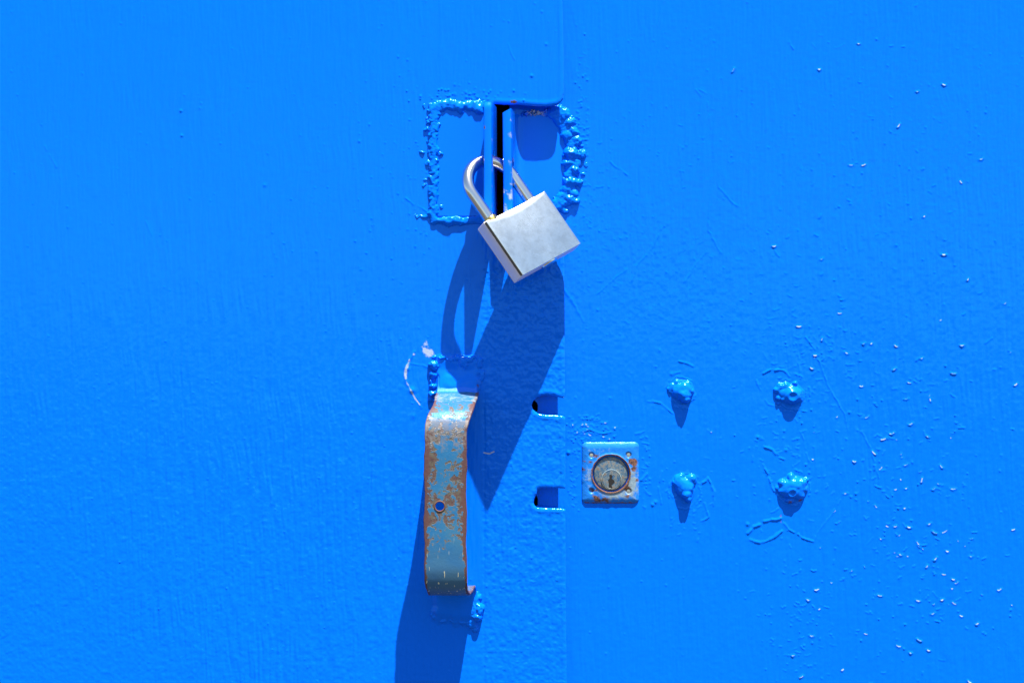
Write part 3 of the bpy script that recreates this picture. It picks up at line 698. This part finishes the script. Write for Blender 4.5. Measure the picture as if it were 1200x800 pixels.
# ------------------------------------------------------------------ square lock plate with its cylinder
ex0, ex1, ey0, ey1 = 681.5, 749.0, 517.5, 589.5
xs = np.arange(ex0-2, ex1+2.3, .42); ys = np.arange(ey0-2, ey1+2.3, .42); X, Y = np.meshgrid(xs, ys, indexing='ij')
cx_, cy_ = (ex0+ex1)/2, (ey0+ey1)/2; hw, hh_ = (ex1-ex0)/2, (ey1-ey0)/2; rc = 6.0
qx = np.abs(X-cx_)-hw+rc; qy = np.abs(Y-cy_)-hh_+rc
sdp = np.hypot(np.maximum(qx, 0), np.maximum(qy, 0))+np.minimum(np.maximum(qx, qy), 0)-rc
ins = -sdp+.3*lat(X, Y, 5, 5, 5)
hgt = 1.2*sstep(0, .8, ins)+2.4*(1-(1-np.clip((ins-.5)/7.5, 0, 1))**2)
hgt += .16*fbm(X, Y, 6, 9, 3)
CXX, CYY = 715.7, 554.5
q = np.hypot(X-CXX, Y-CYY)
hgt += .9*np.exp(-((q-22.6)/1.3)**2)
hgt = np.where(q < 21.4, -2.5, hgt)
holes = ((693, 533), (736.3, 532.5), (693, 574.2), (736.3, 575))
for (x, y) in holes: hgt -= 2.6*np.exp(-(np.hypot(X-x, Y-y)/2.9)**4)
kf = (-sdp > -.1); kf = kf[:-1, :-1] & kf[1:, 1:]
rust = np.zeros_like(X)
for (x, y, r, w_) in ((742, 541, 6, .75), (743, 549, 4.5, .6), (733, 535, 5, .4), (698, 534, 4, .4), (691, 541, 4, .4), (734, 572, 6, .55), (735, 580, 4, .5), (697, 574, 4.5, .35), (700, 583, 10, .45), (708, 585, 7, .5), (683, 550, 4, .5), (747, 562, 4, .45), (684, 540, 3, .45)):
    rust = np.maximum(rust, w_*gauss(X, Y, x, y, r, r*.8))
rust = np.maximum(rust, .6*np.exp(-((q-22)/1.6)**2)); 
rust = np.maximum(rust, .45*np.exp(-((ey1-Y)/3.0)**2))
for (x, y) in holes: rust = np.maximum(rust, .45*np.exp(-(np.hypot(X-x, Y-y)/4.0)**2))
grey = .45*gauss(X, Y, 722, 578, 22, 9)+.25*gauss(X, Y, 690, 560, 6, 20)+.2*gauss(X, Y, 700, 527, 20, 4)+.42*gauss(X, Y, 742, 562, 8, 16)+.25*gauss(X, Y, 716, 555, 28, 28)
esc = grid_mesh("lock_plate", xs, ys, BR, hgt, M_lock, leaf_r, kf, X, Y, skirt=3, attrs={'rust': rust, 'grey': grey})
esc['label'] = "square rusty keyhole plate"
def disc(name, x, y, prof, mat, parent, seg=56, jitter=0):
    """lathe about the axis through (x, y) towards the camera; prof = [(r, e), ...]"""
    rx, ry = real(x, y, BR); V = []; F = []
    for (r, e) in prof:
        for a in range(seg):
            t = 2*math.pi*a/seg; V.append(W3(rx+r*math.cos(t), ry+r*math.sin(t), e))
    for j in range(len(prof)-1):
        for a in range(seg): F.append((j*seg+a, j*seg+(a+1) % seg, (j+1)*seg+(a+1) % seg, (j+1)*seg+a))
    if prof[-1][0] > 0: F.append(tuple((len(prof)-1)*seg+a for a in range(seg)))
    o = mesh_obj(name, V, F, mat)
    bm = bmesh.new(); bm.from_mesh(o.data); bmesh.ops.recalc_face_normals(bm, faces=bm.faces); bm.to_mesh(o.data); bm.free()
    smooth_angle(o, 30); o.parent = parent
    return o
cyl = disc("lock_cylinder", CXX, CYY, [(20.2, BR-2), (20.2, BR+1.2), (19.4, BR+1.9), (17.5, BR+2.2), (0.01, BR+2.3)], M_cyl, leaf_r)
keep(cyl, leaf_r)
plug = disc("key_plug", 716.3, 561.2, [(11.2, BR+1.5), (11.2, BR+2.9), (10.6, BR+3.4), (0.01, BR+3.4)], M_cyl, cyl)
disc("plug_ring", 716.3, 561.2, [(12.0, BR+2.0), (11.95, BR+3.5), (11.3, BR+3.6), (11.2, BR+2.5)], M_face, cyl)
ks = [(714, 556.2), (716.5, 555.6), (717.8, 558), (716.8, 560.4), (719.6, 562.4), (720.4, 565), (718.2, 566.8), (716.6, 568.5), (717.8, 571), (715.2, 571.8), (713.4, 570), (713.6, 566), (712.6, 562.5), (714.6, 560)]
V = [at(x, y, BR+3.55) for x, y in ks]+[at(x, y, BR+2.5) for x, y in ks]; nk = len(ks)
kh = mesh_obj("keyhole", V, [tuple(range(nk))]+[(k, (k+1) % nk, nk+(k+1) % nk, nk+k) for k in range(nk)], M_dark, smooth=False); kh.parent = cyl  # raised black shape, the hole's shade is put into its colour
for k, (x, y) in enumerate(holes):
    s_ = disc("screw_head", x, y, [(2.7, BR), (2.7, BR+2.0), (2.2, BR+2.6), (0.01, BR+2.7)] if k != 2 else [(2.4, BR-.5), (2.3, BR+.6), (0.01, BR+.7)], M_face if k in (0, 1, 3) else M_dark, esc, 20)

# ------------------------------------------------------------------ the padlock
A_, B_, C_ = -0.5983, 0.6077, 0.1015
PX, PY, PE = 620.24, 280.19, 43.96
W_, H_, T_ = 95.5, 74.9, 20.5
def rotm(a, b, c):
    ca, sa, cb, sb, cc, sc = math.cos(a), math.sin(a), math.cos(b), math.sin(b), math.cos(c), math.sin(c)
    Rz = np.array([[ca, -sa, 0], [sa, ca, 0], [0, 0, 1]]); Ry = np.array([[cb, 0, sb], [0, 1, 0], [-sb, 0, cb]]); Rx = np.array([[1, 0, 0], [0, cc, -sc], [0, sc, cc]])
    return Rz @ Rx @ Ry
RM = rotm(A_, B_, C_)
def loc(x, y, z):       # padlock-local (right, down, front) px -> world
    q = RM @ np.array([x, y, z])+np.array([PX, PY, PE]); return W3(*q)
lock_loc = Vector(loc(0, -H_/2, 0))
pad = thing("padlock", "square silver steel padlock hanging tilted from the two blue hasp flanges", "padlock", lock_loc)

def sag(x, y, z):       # saddle in the top edge
    if y > -H_/2+12: return 0
    t = max(0, 1-(x/(W_/2))**2); zz = (z+T_/2)/T_
    if z < T_/2-3.5: return 1.0*t*max(0, min(1, (-H_/2+12-y)/8))
    return (6.4 if z > T_/2-2.0 else 3.5)*t*max(0, min(1, (-H_/2+12-y)/8))
def rbox(name, x0, x1, y0, y1, z0, z1, bev, mat, parent, seg=3, nx=24):
    bm = bmesh.new()
    bmesh.ops.create_cube(bm, size=1)
    for v in bm.verts: v.co = Vector(((x0+x1)/2+v.co.x*(x1-x0), (y0+y1)/2+v.co.y*(y1-y0), (z0+z1)/2+v.co.z*(z1-z0)))
    bmesh.ops.bevel(bm, geom=list(bm.edges), offset=bev, segments=seg, profile=.5, affect='EDGES')
    for k in range(1, nx):
        xx = x0+(x1-x0)*k/nx
        bmesh.ops.bisect_plane(bm, geom=bm.verts[:]+bm.edges[:]+bm.faces[:], plane_co=(xx, 0, 0), plane_no=(1, 0, 0))
    bmesh.ops.bisect_plane(bm, geom=bm.verts[:]+bm.edges[:]+bm.faces[:], plane_co=(0, -H_/2+13, 0), plane_no=(0, 1, 0))
    bmesh.ops.bisect_plane(bm, geom=bm.verts[:]+bm.edges[:]+bm.faces[:], plane_co=(0, -H_/2+4, 0), plane_no=(0, 1, 0))
    for v in bm.verts:
        x, y, z = v.co; y += sag(x, y, z); v.co = Vector(loc(x, y, z))
    bmesh.ops.recalc_face_normals(bm, faces=bm.faces)
    o = bm_obj(name, bm, mat); smooth_angle(o, 50); keep(o, parent); return o
w2, h2_, t2 = W_/2, H_/2, T_/2
body = rbox("body", -w2, w2, -h2_, h2_, -t2, t2-3.6, 1.0, M_side, pad)
rbox("back_plate", -w2+.3, w2-.3, -h2_+.3, h2_-.3, -t2-1.0, -t2+.2, .6, M_face, pad)
fs = rbox("face_seam", -w2-.1, w2-1, -h2_+1, h2_-1, t2-3.2, t2-1.6, .3, M_dark, pad)  # black slab added as the dark line behind the face plate
fp = rbox("face_plate", -w2+1.1, w2, -h2_, h2_, t2-2.4, t2, .8, M_face, pad)

def tube(name, pts, r, mat, parent, seg=28):
    V = []; F = []; P = [Vector(p) for p in pts]; up = None
    ref = Vector(loc(0, 0, 1))-Vector(loc(0, 0, 0)); ref.normalize()
    for k, p in enumerate(P):
        t = (P[min(k+1, len(P)-1)]-P[max(k-1, 0)]).normalized()
        a = ref; b = t.cross(a).normalized()
        rk = r[k] if isinstance(r, (list, np.ndarray)) else r
        for s in range(seg):
            q = 2*math.pi*s/seg; V.append(p+(a*math.cos(q)+b*math.sin(q))*rk*S)
    for k in range(len(P)-1):
        for s in range(seg): F.append((k*seg+s, k*seg+(s+1) % seg, (k+1)*seg+(s+1) % seg, (k+1)*seg+s))
    F.append(tuple(range(seg))[::-1]); F.append(tuple((len(P)-1)*seg+s for s in range(seg)))
    o = mesh_obj(name, V, F, mat)
    bm = bmesh.new(); bm.from_mesh(o.data); bmesh.ops.recalc_face_normals(bm, faces=bm.faces); bm.to_mesh(o.data); bm.free()
    smooth_angle(o, 50); return keep(o, parent)
XL, XR, LEG, RS = -33.3, 29.8, 35.0, 7.0
xc, ra = (XL+XR)/2, (XR-XL)/2
pts = [loc(XL, -h2_+6-k*(LEG+6)/6, 0) for k in range(7)]
pts += [loc(xc-ra*math.cos(t), -h2_-LEG-ra*1.0*math.sin(t), 0) for t in np.linspace(0, math.pi, 34)[1:-1]]
pts += [loc(XR, -h2_-LEG+k*(LEG+6)/6, 0) for k in range(7)]
tube("shackle", pts, RS, M_shackle, pad)
tube("collar", [loc(XL, -h2_+3, 0), loc(XL, -h2_-1.6, 0), loc(XL, -h2_-2.6, 0), loc(XL, -h2_-3.0, 0)], [8.6, 8.6, 8.2, 7.2], M_brass, pad)
tube("collar", [loc(XR, -h2_+6, 0), loc(XR, -h2_+.6, 0), loc(XR, -h2_+.2, 0)], [8.2, 8.2, 7.2], M_side, pad)
tube("key_plug", [loc(2, h2_-2, -1), loc(2, h2_+1.2, -1), loc(2, h2_+1.9, -1), loc(2, h2_+2.1, -1)], [10.5, 10.5, 9.8, 8.5], M_face, pad)
